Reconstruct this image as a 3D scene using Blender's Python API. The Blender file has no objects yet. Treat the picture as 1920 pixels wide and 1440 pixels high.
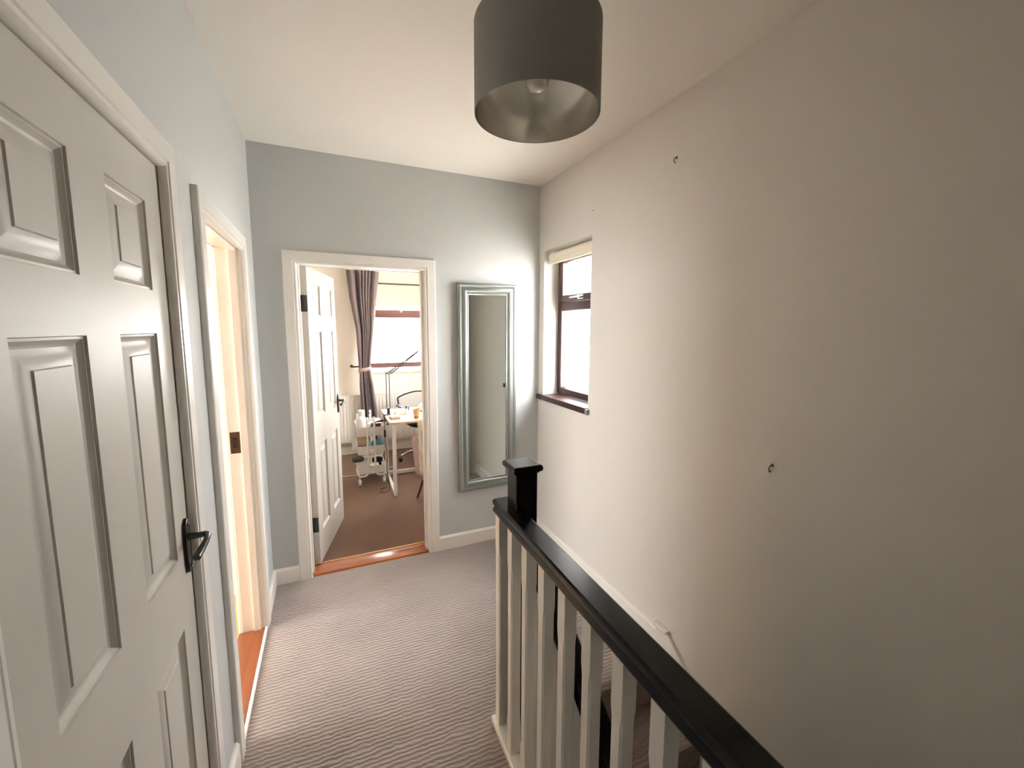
import bpy, bmesh, math, random
from mathutils import Vector, Matrix
random.seed(7)
PI = math.pi
scene = bpy.context.scene
COL = scene.collection

# ------------------------------------------------------------------ camera
yaw, pitch, roll = 0.4141, -0.1139, 0.0033
f0 = Vector((math.sin(yaw), math.cos(yaw), 0)); r0 = Vector((math.cos(yaw), -math.sin(yaw), 0)); u0 = Vector((0, 0, 1))
fw = f0*math.cos(pitch) + u0*math.sin(pitch); u1 = -f0*math.sin(pitch) + u0*math.cos(pitch)
rr = r0*math.cos(roll) + u1*math.sin(roll); uu = -r0*math.sin(roll) + u1*math.cos(roll)
cam = bpy.data.cameras.new('camera'); camo = bpy.data.objects.new('camera', cam); COL.objects.link(camo)
cam.sensor_fit = 'HORIZONTAL'; cam.sensor_width = 36; cam.lens = 778.36/1920*36
cam.shift_x = 1.38/1920; cam.shift_y = -15.4/1920; cam.clip_start = 0.02; cam.clip_end = 200
m = Matrix((rr, uu, -fw)).transposed().to_4x4(); m.translation = Vector((0.368, 0, 1.57)); camo.matrix_world = m
scene.camera = camo

# ------------------------------------------------------------------ sky, daylight portals, exposure
SKY = 29.0
w = bpy.data.worlds.new('overcast_sky'); scene.world = w; w.use_nodes = True
nt = w.node_tree; nt.nodes.clear()
wo = nt.nodes.new('ShaderNodeOutputWorld'); bg = nt.nodes.new('ShaderNodeBackground')
tc = nt.nodes.new('ShaderNodeTexCoord'); sx = nt.nodes.new('ShaderNodeSeparateXYZ'); cr = nt.nodes.new('ShaderNodeValToRGB')
nt.links.new(tc.outputs['Generated'], sx.inputs[0]); nt.links.new(sx.outputs['Z'], cr.inputs[0])
cr.color_ramp.elements[0].position = 0.0; cr.color_ramp.elements[0].color = (1.0, 0.985, 0.965, 1)
cr.color_ramp.elements[1].position = 0.8; cr.color_ramp.elements[1].color = (0.98, 0.985, 1.0, 1)
nt.links.new(cr.outputs[0], bg.inputs['Color']); bg.inputs['Strength'].default_value = SKY
nt.links.new(bg.outputs[0], wo.inputs['Surface'])
def portal(name, loc, size, rot):
    l = bpy.data.lights.new(name, 'AREA'); l.shape = 'RECTANGLE'; l.size, l.size_y = size
    l.cycles.is_portal = True
    o = bpy.data.objects.new(name, l); COL.objects.link(o); o.location = loc; o.rotation_euler = rot
portal('daylight_portal_bedroom', (1.23, 5.60, 1.58), (1.2, 1.1), (-PI/2, 0, 0))
portal('daylight_portal_landing', (2.02, 2.40, 1.60), (0.58, 1.02), (0, PI/2, 0))
portal('daylight_portal_bedroom_side', (2.00, 4.0, 1.55), (.9, .9), (0, PI/2, 0))
portal('daylight_portal_side_room', (-3.02, 2.0, 1.5), (1.4, 1.7), (0, -PI/2, 0))
sun = bpy.data.lights.new('hazy_sun', 'SUN'); sun.energy = 540; sun.angle = math.radians(6); sun.color = (1, .96, .90)
so_ = bpy.data.objects.new('hazy_sun', sun); COL.objects.link(so_); so_.rotation_euler = Vector((.0, .72, -1)).to_track_quat('-Z', 'Y').to_euler()
scene.view_settings.view_transform = 'Standard'; scene.view_settings.look = 'None'
scene.view_settings.exposure = 0.22; scene.view_settings.gamma = 1.0; scene.view_settings.use_curve_mapping = False
cy = scene.cycles
cy.max_bounces = 16; cy.diffuse_bounces = 10; cy.glossy_bounces = 5; cy.transmission_bounces = 8; cy.transparent_max_bounces = 12
cy.sample_clamp_indirect = 12.0; cy.caustics_reflective = False; cy.caustics_refractive = False

# ------------------------------------------------------------------ materials
def mat(name, col, rough=0.6, metal=0.0, spec=0.5, bump=None, var=None, coat=0.0):
    """bump=(scale, strength, distance); var=(scale, amount)"""
    M = bpy.data.materials.new(name); M.use_nodes = True; n = M.node_tree.nodes; L = M.node_tree.links
    b = n['Principled BSDF']; b.inputs['Base Color'].default_value = (*col, 1); b.inputs['Roughness'].default_value = rough
    b.inputs['Metallic'].default_value = metal; b.inputs['Specular IOR Level'].default_value = spec
    if coat: b.inputs['Coat Weight'].default_value = coat; b.inputs['Coat Roughness'].default_value = 0.15
    t = n.new('ShaderNodeTexCoord')
    if var:
        no = n.new('ShaderNodeTexNoise'); no.inputs['Scale'].default_value = var[0]; no.inputs['Detail'].default_value = 5
        L.new(t.outputs['Object'], no.inputs['Vector'])
        mr = n.new('ShaderNodeMapRange'); mr.inputs['To Min'].default_value = 1-var[1]; mr.inputs['To Max'].default_value = 1+var[1]
        mr.inputs['From Min'].default_value = 0.3; mr.inputs['From Max'].default_value = 0.7
        L.new(no.outputs['Fac'], mr.inputs['Value'])
        mx = n.new('ShaderNodeVectorMath'); mx.operation = 'SCALE'; mx.inputs[0].default_value = col
        L.new(mr.outputs[0], mx.inputs['Scale']); L.new(mx.outputs[0], b.inputs['Base Color'])
    if bump:
        nb = n.new('ShaderNodeTexNoise'); nb.inputs['Scale'].default_value = bump[0]; nb.inputs['Detail'].default_value = 3
        L.new(t.outputs['Object'], nb.inputs['Vector'])
        bp = n.new('ShaderNodeBump'); bp.inputs['Strength'].default_value = bump[1]; bp.inputs['Distance'].default_value = bump[2]
        L.new(nb.outputs['Fac'], bp.inputs['Height']); L.new(bp.outputs[0], b.inputs['Normal'])
    return M
def wood(name, c1, c2, axis=0, scale=6, rough=0.35, coat=0.0, ring=14):
    M = mat(name, c1, rough, coat=coat); n = M.node_tree.nodes; L = M.node_tree.links; b = n['Principled BSDF']
    t = n.new('ShaderNodeTexCoord'); mp = n.new('ShaderNodeMapping')
    s = [ring]*3; s[axis] = ring*0.07; mp.inputs['Scale'].default_value = s
    no = n.new('ShaderNodeTexNoise'); no.inputs['Scale'].default_value = scale/6; no.inputs['Detail'].default_value = 8; no.inputs['Distortion'].default_value = 0.6
    cr = n.new('ShaderNodeValToRGB'); cr.color_ramp.elements[0].position = .3; cr.color_ramp.elements[1].position = .7
    cr.color_ramp.elements[0].color = (*c1, 1); cr.color_ramp.elements[1].color = (*c2, 1)
    L.new(t.outputs['Object'], mp.inputs[0]); L.new(mp.outputs[0], no.inputs['Vector']); L.new(no.outputs['Fac'], cr.inputs[0]); L.new(cr.outputs[0], b.inputs['Base Color'])
    return M
def carpet(name, c, rib=None, amp=.004):
    M = mat(name, c, 0.95, spec=0.1); n = M.node_tree.nodes; L = M.node_tree.links; b = n['Principled BSDF']
    b.inputs['Sheen Weight'].default_value = 0.25
    t = n.new('ShaderNodeTexCoord')
    fine = n.new('ShaderNodeTexNoise'); fine.inputs['Scale'].default_value = 260; fine.inputs['Detail'].default_value = 3
    big = n.new('ShaderNodeTexNoise'); big.inputs['Scale'].default_value = 2.2; big.inputs['Detail'].default_value = 3
    L.new(t.outputs['Object'], fine.inputs['Vector']); L.new(t.outputs['Object'], big.inputs['Vector'])
    add = n.new('ShaderNodeMath'); add.operation = 'MULTIPLY_ADD'; add.inputs[1].default_value = 0.5
    L.new(fine.outputs['Fac'], add.inputs[0]); L.new(big.outputs['Fac'], add.inputs[2])
    mr = n.new('ShaderNodeMapRange'); mr.inputs['From Min'].default_value = 0.5; mr.inputs['From Max'].default_value = 1.0
    mr.inputs['To Min'].default_value = 0.80; mr.inputs['To Max'].default_value = 1.14
    L.new(add.outputs[0], mr.inputs[0])
    sc = n.new('ShaderNodeVectorMath'); sc.operation = 'SCALE'; sc.inputs[0].default_value = c
    L.new(mr.outputs[0], sc.inputs['Scale']); L.new(sc.outputs[0], b.inputs['Base Color'])
    bp = n.new('ShaderNodeBump'); bp.inputs['Strength'].default_value = 0.6; bp.inputs['Distance'].default_value = .002
    L.new(fine.outputs['Fac'], bp.inputs['Height']); last = bp
    if rib:
        mp = n.new('ShaderNodeMapping'); mp.inputs['Rotation'].default_value = (0, 0, rib[1])
        L.new(t.outputs['Object'], mp.inputs[0])
        dn = n.new('ShaderNodeTexNoise'); dn.inputs['Scale'].default_value = 22; dn.inputs['Detail'].default_value = 2
        L.new(mp.outputs[0], dn.inputs['Vector'])
        dd = n.new('ShaderNodeVectorMath'); dd.operation = 'MULTIPLY_ADD'; dd.inputs[1].default_value = (0, .018, 0)
        L.new(dn.outputs['Color'], dd.inputs[0]); L.new(mp.outputs[0], dd.inputs[2])
        wv = n.new('ShaderNodeTexWave'); wv.bands_direction = 'Y'; wv.inputs['Scale'].default_value = 2*PI/(20*rib[0]); wv.inputs['Distortion'].default_value = 2.2
        wv.inputs['Detail'].default_value = 2; wv.inputs['Detail Scale'].default_value = 2.5
        L.new(dd.outputs[0], wv.inputs['Vector'])
        b2 = n.new('ShaderNodeBump'); b2.inputs['Strength'].default_value = 1.0; b2.inputs['Distance'].default_value = amp
        L.new(wv.outputs['Fac'], b2.inputs['Height']); L.new(bp.outputs[0], b2.inputs['Normal']); last = b2
    L.new(last.outputs[0], b.inputs['Normal'])
    return M
def glass(name, tint=(1, 1, 1)):
    M = bpy.data.materials.new(name); M.use_nodes = True; n = M.node_tree.nodes; L = M.node_tree.links; n.clear()
    o = n.new('ShaderNodeOutputMaterial'); tr = n.new('ShaderNodeBsdfTransparent'); tr.inputs[0].default_value = (*tint, 1)
    gl = n.new('ShaderNodeBsdfGlossy'); gl.inputs['Roughness'].default_value = 0.02; mx = n.new('ShaderNodeMixShader')
    lw = n.new('ShaderNodeLayerWeight'); lw.inputs[0].default_value = 0.5
    pw = n.new('ShaderNodeMath'); pw.operation = 'POWER'; pw.inputs[1].default_value = 5
    ma = n.new('ShaderNodeMath'); ma.operation = 'MULTIPLY_ADD'; ma.inputs[1].default_value = .9; ma.inputs[2].default_value = .03
    L.new(lw.outputs['Facing'], pw.inputs[0]); L.new(pw.outputs[0], ma.inputs[0]); L.new(ma.outputs[0], mx.inputs[0]); L.new(tr.outputs[0], mx.inputs[1]); L.new(gl.outputs[0], mx.inputs[2]); L.new(mx.outputs[0], o.inputs[0])
    return M
WALLR = mat('wall_paint_warm_grey', (0.655, 0.632, 0.595), 0.62, spec=0.35, bump=(180, 0.10, .001), var=(1.3, .02))
WALL = mat('wall_paint_pale_grey', (0.56, 0.575, 0.57), 0.62, spec=0.35, bump=(180, 0.10, .001), var=(1.3, .015))
CEIL = mat('ceiling_paint_white', (0.85, 0.83, 0.78), 0.8, spec=0.2, bump=(120, 0.12, .001), var=(1.6, .02))
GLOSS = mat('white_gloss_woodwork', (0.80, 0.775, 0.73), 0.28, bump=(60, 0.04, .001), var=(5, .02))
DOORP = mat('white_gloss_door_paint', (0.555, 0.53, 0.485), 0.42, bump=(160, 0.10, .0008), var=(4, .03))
CREAM = mat('cream_wall_paint', (0.84, 0.76, 0.62), 0.7, spec=.3, bump=(150, .1, .001))
BEDW = mat('bedroom_wall_paint', (0.82, 0.76, 0.68), 0.7, spec=.3, bump=(150, .1, .001))
PINE = wood('varnished_orange_pine', (0.20, 0.055, 0.018), (0.27, 0.082, 0.028), axis=1, rough=.25, coat=.3)
PINEX = wood('varnished_orange_pine_cross', (0.27, 0.075, 0.024), (0.36, 0.11, 0.036), axis=0, rough=.2, coat=.4)
OAK = wood('honey_oak_boards', (0.55, 0.30, 0.10), (0.66, 0.40, 0.16), axis=1, rough=.3, coat=.2)
MAHOG = wood('dark_mahogany_stain', (0.026, 0.008, 0.007), (0.042, 0.014, 0.012), axis=2, rough=.38)
MAHOGL = wood('red_brown_window_frame', (0.085, 0.030, 0.024), (0.12, 0.045, 0.036), axis=0, rough=.4)
BLACKP = mat('satin_black_paint', (0.0025, 0.0022, 0.0022), 0.24, spec=.22, var=(20, .1), bump=(90, .03, .001))
IRON = mat('black_antique_iron', (0.008, 0.007, 0.007), 0.25, spec=.6)
CARPET = carpet('taupe_ribbed_carpet', (0.325, 0.277, 0.258), rib=(0.018, 0.03), amp=.0034)
STAIRC = carpet('taupe_stair_carpet', (0.27, 0.21, 0.19), rib=(0.022, 0.0), amp=.005)
BROWNC = carpet('brown_bedroom_carpet', (0.15, 0.078, 0.045))
SILVER = mat('pewter_silver_frame', (0.30, 0.32, 0.30), 0.30, metal=0.6, var=(30, .04))
MIRR = mat('mirror_glass', (0.50, 0.535, 0.505), 0.015, metal=1.0)
BRASSD = mat('dark_brass', (0.10, 0.055, 0.03), 0.35, metal=.8)
CHROME = mat('chrome', (0.75, 0.75, 0.75), 0.12, metal=1)
SHADE = mat('charcoal_fabric_shade', (0.35, 0.335, 0.305), 0.85, spec=.2, bump=(900, .3, .0005))
SHINE = mat('brushed_silver_lining', (0.78, 0.76, 0.71), 0.16, metal=.95)
WPLAST = mat('white_plastic', (0.80, 0.79, 0.76), 0.4)
BPLAST = mat('black_plastic', (0.012, 0.012, 0.014), 0.4)
GREYM = mat('dark_grey_metal', (0.10, 0.10, 0.10), 0.35, metal=.5)
WMETAL = mat('white_powder_coat', (0.80, 0.78, 0.74), 0.4)
CURT = mat('mauve_grey_curtain', (0.14, 0.108, 0.107), 0.75, var=(8, .06), bump=(400, .2, .0005))
TIE = mat('pale_pink_tieback', (0.42, 0.30, 0.28), 0.6)
BLIND = mat('cream_blind_fabric', (0.82, 0.76, 0.64), 0.8)
_n = BLIND.node_tree.nodes; _tl = _n.new('ShaderNodeBsdfTranslucent'); _tl.inputs[0].default_value = (.85, .78, .64, 1); _mx = _n.new('ShaderNodeMixShader'); _mx.inputs[0].default_value = .04
BLIND.node_tree.links.new(_n['Principled BSDF'].outputs[0], _mx.inputs[1]); BLIND.node_tree.links.new(_tl.outputs[0], _mx.inputs[2]); BLIND.node_tree.links.new(_mx.outputs[0], _n['Material Output'].inputs[0])
RADM = mat('radiator_enamel', (0.80, 0.76, 0.70), 0.35)
BIRCH = wood('birch_tabletop', (0.62, 0.42, 0.24), (0.70, 0.50, 0.30), axis=0, rough=.35)
GLASS = glass('window_glass')
REDW = wood('red_brown_leg', (0.13, 0.022, 0.012), (0.17, 0.035, 0.02), axis=2)

# ------------------------------------------------------------------ mesh helpers
class MB:
    def __init__(s): s.v = []; s.f = []
    def add(s, vs, fs):
        b = len(s.v); s.v += [tuple(p) for p in vs]; s.f += [tuple(i+b for i in f) for f in fs]; return s
    def box(s, x0, x1, y0, y1, z0, z1):
        v = [(x, y, z) for x in (x0, x1) for y in (y0, y1) for z in (z0, z1)]
        return s.add(v, [(0, 1, 3, 2), (4, 6, 7, 5), (0, 4, 5, 1), (2, 3, 7, 6), (0, 2, 6, 4), (1, 5, 7, 3)])
    def quadpts(s, a, b, c, d): return s.add([a, b, c, d], [(0, 1, 2, 3)])
    def loft(s, rings, closed=True, cap=True):
        n = len(rings[0]); v = [p for r in rings for p in r]; f = []
        for i in range(len(rings)-1):
            for j in range(n if closed else n-1):
                k = (j+1) % n; f.append((i*n+j, i*n+k, (i+1)*n+k, (i+1)*n+j))
        if cap and closed: f.append(tuple(range(n-1, -1, -1))); f.append(tuple(range((len(rings)-1)*n, len(rings)*n)))
        return s.add(v, f)
    def tube(s, pts, r, n=10, cap=True, closed=False):
        pts = [Vector(p) for p in pts]; rs = r if isinstance(r, (list, tuple)) else [r]*len(pts)
        rings = []; prev = None
        for i, p in enumerate(pts):
            if closed: t = (pts[(i+1) % len(pts)]-pts[i-1]).normalized()
            else: t = (pts[min(i+1, len(pts)-1)]-pts[max(i-1, 0)]).normalized()
            if prev is None:
                a = Vector((0, 0, 1)) if abs(t.z) < .9 else Vector((1, 0, 0)); u = (a-t*a.dot(t)).normalized()
            else: u = (prev-t*prev.dot(t)).normalized()
            prev = u; q = t.cross(u)
            rings.append([p+(u*math.cos(2*PI*j/n)+q*math.sin(2*PI*j/n))*rs[i] for j in range(n)])
        if closed: rings.append(rings[0])
        return s.loft(rings, cap=cap and not closed)
    def lathe(s, prof, c, n=32, axis='z'):
        rings = []
        for r, h in prof:
            ring = []
            for j in range(n):
                a = 2*PI*j/n; x, y = r*math.cos(a), r*math.sin(a)
                ring.append((c[0]+x, c[1]+y, c[2]+h) if axis == 'z' else ((c[0]+h, c[1]+x, c[2]+y) if axis == 'x' else (c[0]+x, c[1]+h, c[2]+y)))
            rings.append(ring)
        return s.loft(rings, cap=True)
    def build(s, name, m, parent=None, smooth=True, bevel=0, ang=35, segs=2, kind=None):
        me = bpy.data.meshes.new(name); me.from_pydata(s.v, [], s.f); me.update()
        bm = bmesh.new(); bm.from_mesh(me); bmesh.ops.recalc_face_normals(bm, faces=bm.faces); bm.to_mesh(me); bm.free()
        if smooth:
            me.shade_smooth(); me.set_sharp_from_angle(angle=math.radians(ang))
        me.materials.append(m)
        o = bpy.data.objects.new(name, me); COL.objects.link(o)
        if parent: o.parent = parent
        if bevel:
            bv = o.modifiers.new('bevel', 'BEVEL'); bv.width = bevel; bv.segments = segs; bv.limit_method = 'ANGLE'; bv.angle_limit = math.radians(40)
            bv.harden_normals = False
        if kind: o['kind'] = kind
        return o
def empty(name, loc=(0, 0, 0), rz=0):
    o = bpy.data.objects.new(name, None); COL.objects.link(o); o.location = loc; o.rotation_euler = (0, 0, rz); o.empty_display_size = .05
    return o
def thing(name, label, cat, loc=(0, 0, 0), rz=0, group=None):
    o = empty(name, loc, rz); tag(o, label, cat, group); return o
def tag(o, label, cat, group=None):
    o['label'] = label; o['category'] = cat
    if group: o['group'] = group
    return o
def struct(name, label=None):
    o = empty(name); o['kind'] = 'structure'
    if label: o['label'] = label
    return o
def S(o, label=None):
    o['kind'] = 'structure'
    if label: o['label'] = label
    return o
def copy_tree(o, parent=None):
    c = o.copy(); COL.objects.link(c); c.parent = parent
    for ch in list(o.children): copy_tree(ch, c)
    return c

XR, YF, ZC = 1.808, 2.767, 2.581   # right wall, far wall, ceiling
YB = -3.0                          # rear wall of the landing, behind the camera
# ------------------------------------------------------------------ room shell
NOSE = 1.37                        # top nosing of the stairs
b = MB(); b.box(0, XR, NOSE, YF, -.22, 0); b.box(0, .944, YB, NOSE, -.22, 0); b.box(.944, XR, YB, -2.3, -.22, 0)
b.box(-.10, 0, 1.685, 2.36, -.22, 0)
S(b.build('floor', CARPET, smooth=False), 'ribbed taupe carpet of the landing')
b = MB(); b.box(-.10, XR+.24, YB-.12, YF+.12, ZC, ZC+.15)
S(b.build('ceiling', CEIL, smooth=False))
# far wall with the bedroom doorway
DX0, DX1, DZ = .190, .975, 1.975
b = MB(); b.box(-3.0, DX0, YF, YF+.12, -.22, 2.73); b.box(DX1, XR+.24, YF, YF+.12, -.22, 2.73); b.box(DX0, DX1, YF, YF+.12, DZ, 2.73)
S(b.build('wall_far', WALL, smooth=False), 'grey painted wall with the bedroom doorway and the mirror')
# left wall: closed door, doorway to the side room
D1A, D1B, D1Z = .628, 1.345, 1.968
D2A, D2B, D2Z = 1.670, 2.380, 1.962
b = MB(); b.box(-.10, 0, YB, D1A, -.22, ZC); b.box(-.10, 0, D1B, D2A, -.22, ZC); b.box(-.10, 0, D2B, YF, -.22, ZC)
b.box(-.10, 0, D1A, D1B, D1Z, ZC); b.box(-.10, 0, D2A, D2B, D2Z, ZC)
S(b.build('wall_left', WALL, smooth=False))
# right wall with the small window
WY0, WY1, WZ0, WZ1 = 2.107, 2.692, 1.080, 2.118
b = MB(); b.box(XR, XR+.24, YB, WY0, -2.8, ZC); b.box(XR, XR+.24, WY1, YF, -2.8, ZC)
b.box(XR, XR+.24, WY0, WY1, -2.8, WZ0); b.box(XR, XR+.24, WY0, WY1, WZ1, ZC)
S(b.build('wall_right', WALLR, smooth=False), 'long bare painted wall beside the stairs')
# rear wall behind the camera
b = MB(); b.box(-.10, XR+.24, YB-.12, YB, -2.8, ZC)
S(b.build('wall_rear', WALL, smooth=False))
# wall beneath the landing, on the open side of the stairs, and the lower hall
S(MB().box(.924, .944, YB, NOSE+.030, -2.8, -.22).build('wall_stairwell_side', WALL, smooth=False))
S(MB().box(.924, XR-.022, NOSE+.030, NOSE+.06, -2.8, -.22).build('wall_stairwell_end', WALL, smooth=False))
b = MB(); b.box(.935, XR, YB, NOSE, -2.8, -2.66); S(b.build('floor_lower_hall', CARPET, smooth=False))

# baseboards
def baseb(name, x0, x1, y0, y1, side):
    """side: which face carries the rounded top edge"""
    h, t = .098, .016; b = MB()
    if side in ('far',):
        prof = [(0, 0), (-t, 0), (-t, h-.012), (-t*.6, h-.003), (-t*.3, h), (0, h)]
        b.loft([[(x, y1+p[0], p[1]) for p in prof] for x in (x0, x1)])
    elif side == 'left':
        prof = [(0, 0), (t, 0), (t, h-.012), (t*.6, h-.003), (t*.3, h), (0, h)]
        b.loft([[(x0+p[0], y, p[1]) for p in prof] for y in (y0, y1)])
    else:
        prof = [(0, 0), (-t, 0), (-t, h-.012), (-t*.6, h-.003), (-t*.3, h), (0, h)]
        b.loft([[(x1+p[0], y, p[1]) for p in prof] for y in (y0, y1)])
    return b
b = baseb('', .0, .144, 0, YF, 'far'); b2 = baseb('', 1.028, XR, 0, YF, 'far'); b.add(b2.v, b2.f)
S(b.build('baseboard_far', GLOSS))
b = baseb('', 0, 0, 2.436, YF-.016, 'left')
for a, c in ((1.415, 1.605), (YB, .555)):
    b2 = baseb('', 0, 0, a, c, 'left'); b.add(b2.v, b2.f)
S(b.build('baseboard_left', GLOSS))
b = baseb('', 0, XR, 1.45, YF-.016, 'right'); S(b.build('baseboard_right', GLOSS))

# ------------------------------------------------------------------ doors
ARCH = [(0, 0), (0, .017), (.004, .020), (.052, .020), (.0545, .016), (.057, .0155), (.060, .018), (.066, .018), (.070, .013), (.072, .008), (.072, 0)]
def architrave(P, a0, a1, ztop, parent, name='architrave'):
    """P(a, z, d) -> point; a0/a1/ztop: outer edges; profile runs from the outer edge inwards"""
    b = MB(); rings = []
    for k in range(4):
        ring = []
        for (wd, dp) in ARCH:
            if k == 0: ring.append(P(a0+wd, 0, dp))
            if k == 1: ring.append(P(a0+wd, ztop-wd, dp))
            if k == 2: ring.append(P(a1-wd, ztop-wd, dp))
            if k == 3: ring.append(P(a1-wd, 0, dp))
        rings.append(ring)
    b.loft(rings); return b.build(name, GLOSS, parent, ang=28)
PROF = [(0, 0), (.0015, -.0042), (.0055, -.0036), (.007, -.0055), (.0125, -.0105), (.0165, -.0120), (.0205, -.0115), (.030, -.0080), (.041, -.0050), (.0455, -.0045), (.0475, -.0020)]
def six_panel_door(P, W, H, T, xs, zs, parent):
    """P(x, z, d): x along the door, z up, d out of face (0 = front face, -T = back). xs: 2 panel spans, zs: 3 panel spans"""
    b = MB()
    def q(f, pts):
        b.quadpts(*[P(*p) for p in (pts if f else pts[::-1])])
    for d in (0, -T):
        X = [0, xs[0][0], xs[0][1], xs[1][0], xs[1][1], W]; Z = [0, zs[0][0], zs[0][1], zs[1][0], zs[1][1], zs[2][0], zs[2][1], H]
        for i in range(5):
            for j in range(7):
                if i in (1, 3) and j in (1, 3, 5): continue
                q(True, [(X[i], Z[j], d), (X[i+1], Z[j], d), (X[i+1], Z[j+1], d), (X[i], Z[j+1], d)])
    for (xa, xb, za, zb) in ((0, W, 0, 0), (0, W, H, H)): q(True, [(xa, za, 0), (xb, za, 0), (xb, za, -T), (xa, za, -T)])
    for xa in (0, W): q(True, [(xa, 0, 0), (xa, H, 0), (xa, H, -T), (xa, 0, -T)])
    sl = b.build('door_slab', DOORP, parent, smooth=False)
    bm = bmesh.new(); bm.from_mesh(sl.data); bmesh.ops.remove_doubles(bm, verts=bm.verts, dist=1e-5); bmesh.ops.recalc_face_normals(bm, faces=bm.faces); bm.to_mesh(sl.data); bm.free()
    for (xa, xb) in xs:
        for (za, zb) in zs:
            b = MB()
            for sgn, base in ((1, 0), (-1, -T)):
                rings = []
                for (o, d) in PROF:
                    rings.append([P(xa+o, za+o, base+sgn*d), P(xb-o, za+o, base+sgn*d), P(xb-o, zb-o, base+sgn*d), P(xa+o, zb-o, base+sgn*d)])
                n0 = len(b.v); b.loft(rings, cap=False)
                b.add(rings[-1], [(0, 1, 2, 3)])
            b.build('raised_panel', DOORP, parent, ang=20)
    return sl
def handle(P, x, z, out, toward, parent):
    """lever handle: backplate centred at (x, z); the lever reaches `toward` along the door"""
    h = empty('door_handle'); h.parent = parent
    pl = MB(); rings = []
    prof = [(-.072, .004), (-.066, .014), (-.040, .0185), (0, .0195), (.045, .020), (.062, .017), (.072, .008), (.076, .003)]
    for d, k in ((0, 1), (.006, 1), (.009, .82)):
        rings.append([P(x+s*wd*k, z+zz*(1 if k == 1 else .96), d*out) for s, seq in ((1, prof), (-1, prof[::-1])) for zz, wd in seq])
    pl.loft(rings); pl.build('backplate', IRON, h, ang=50)
    lv = MB(); pts = [P(x, z+.025, .006*out), P(x, z+.025, .030*out), P(x, z+.026, .046*out), P(x+toward*.010, z+.026, .053*out), P(x+toward*.035, z+.021, .054*out), P(x+toward*.070, z+.012, .050*out), P(x+toward*.092, z+.006, .046*out)]
    lv.tube(pts, [.010, .008, .008, .008, .0075, .0085, .0095], n=12); lv.build('lever', IRON, h)
    sc = MB()
    for zz in (.060, -.055): sc.lathe([(.0001, .0), (.0045, .0), (.0045, .0015), (.0001, .003)], (0, 0, 0), 10)
    k = MB()
    for zz in (.060, -.055):
        c = P(x, z+zz, .0095*out); k.tube([c, P(x, z+zz, .0125*out)], .0042, n=10)
    k.build('screw', CHROME, h)
    return h
# door_1: closed six panel door in the left wall (hinges at low y, handle at high y)
d1 = struct('door_1', 'closed white six-panel door with black lever handle, nearest the camera')
PL = lambda a, z, d: (d, a, z)
architrave(PL, .558, 1.405, 2.036, d1)
def lining(P, a0, a1, ztop, depth, parent, t=.0, front=.0, stop=.05):
    b = MB()
    def bx(aa, ab, za, zb, da, db):
        pts = [P(a, z, d) for a in (aa, ab) for z in (za, zb) for d in (da, db)]
        b.add(pts, [(0, 1, 3, 2), (4, 6, 7, 5), (0, 4, 5, 1), (2, 3, 7, 6), (0, 2, 6, 4), (1, 5, 7, 3)])
    th = .022
    bx(a0, a0+th, 0, ztop, front, -depth); bx(a1-th, a1, 0, ztop, front, -depth); bx(a0+th, a1-th, ztop-th, ztop, front, -depth)
    if stop is not None:
        s0, s1 = stop
        bx(a0+th, a0+th+.012, 0, ztop-th, s0, s1); bx(a1-th-.012, a1-th, 0, ztop-th, s0, s1); bx(a0+th+.012, a1-th-.012, ztop-th-.012, ztop-th, s0, s1)
    return b.build('door_lining', GLOSS, parent, smooth=False, bevel=.0015)
def lin1(parent):
    b = MB(); b.box(-.10, .0, D1B-.006, D1B, 0, D1Z); b.box(-.10, 0, D1A, D1A+.006, 0, D1Z); b.box(-.10, 0, D1A+.006, D1B-.006, D1Z-.004, D1Z)
    b.box(-.10, -.045, D1B-.020, D1B-.006, 0, D1Z-.004); b.box(-.10, -.045, D1A+.006, D1A+.02, 0, D1Z-.004)
    return b.build('door_lining', GLOSS, parent, smooth=False)
lin1(d1)
oy = .638; W1 = .697
P1 = lambda a, z, d: (d-.002, oy+a, z+.008)
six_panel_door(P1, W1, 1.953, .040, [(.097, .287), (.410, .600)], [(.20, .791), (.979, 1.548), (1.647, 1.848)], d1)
handle(P1, .663, .985, 1, -1, d1)
# door_2: open doorway to the side room
d2 = struct('door_2', 'open doorway to the bright side room, door out of sight')
architrave(PL, 1.612, 2.434, 2.006, d2)
architrave(lambda a, z, d: (-.10-d, a, z), 1.612, 2.434, 2.006, d2)
lining(lambda a, z, d: (d, a, z), D2A, D2B, D2Z, .10, d2, stop=(-.015, -.045))
b = MB(); b.box(-.092, -.050, D2B-.0235, D2B-.0215, .955, 1.062); b.build('strike_plate', BRASSD, d2, bevel=.001)
b = MB(); b.box(-.080, -.062, D2B-.0245, D2B-.0234, .985, 1.035); b.build('strike_hole', IRON, d2)
b = MB(); b.box(-.112, -.001, D2A+.022, D2B-.022, 0, .010); b.build('threshold', PINE, d2, bevel=.002)
b = MB(); b.box(.0005, .014, D2A+.02, D2B-.01, 0, .012); b.build('carpet_bar', GLOSS, d2, bevel=.003)
# the side room's door, hinged on the near jamb, swung fully into the room
P2 = lambda a, z, d: (-.125-a, 1.660-d, z+.012)
six_panel_door(P2, .66, 1.92, .038, [(.095, .275), (.385, .565)], [(.20, .78), (.97, 1.53), (1.63, 1.83)], d2)

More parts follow.
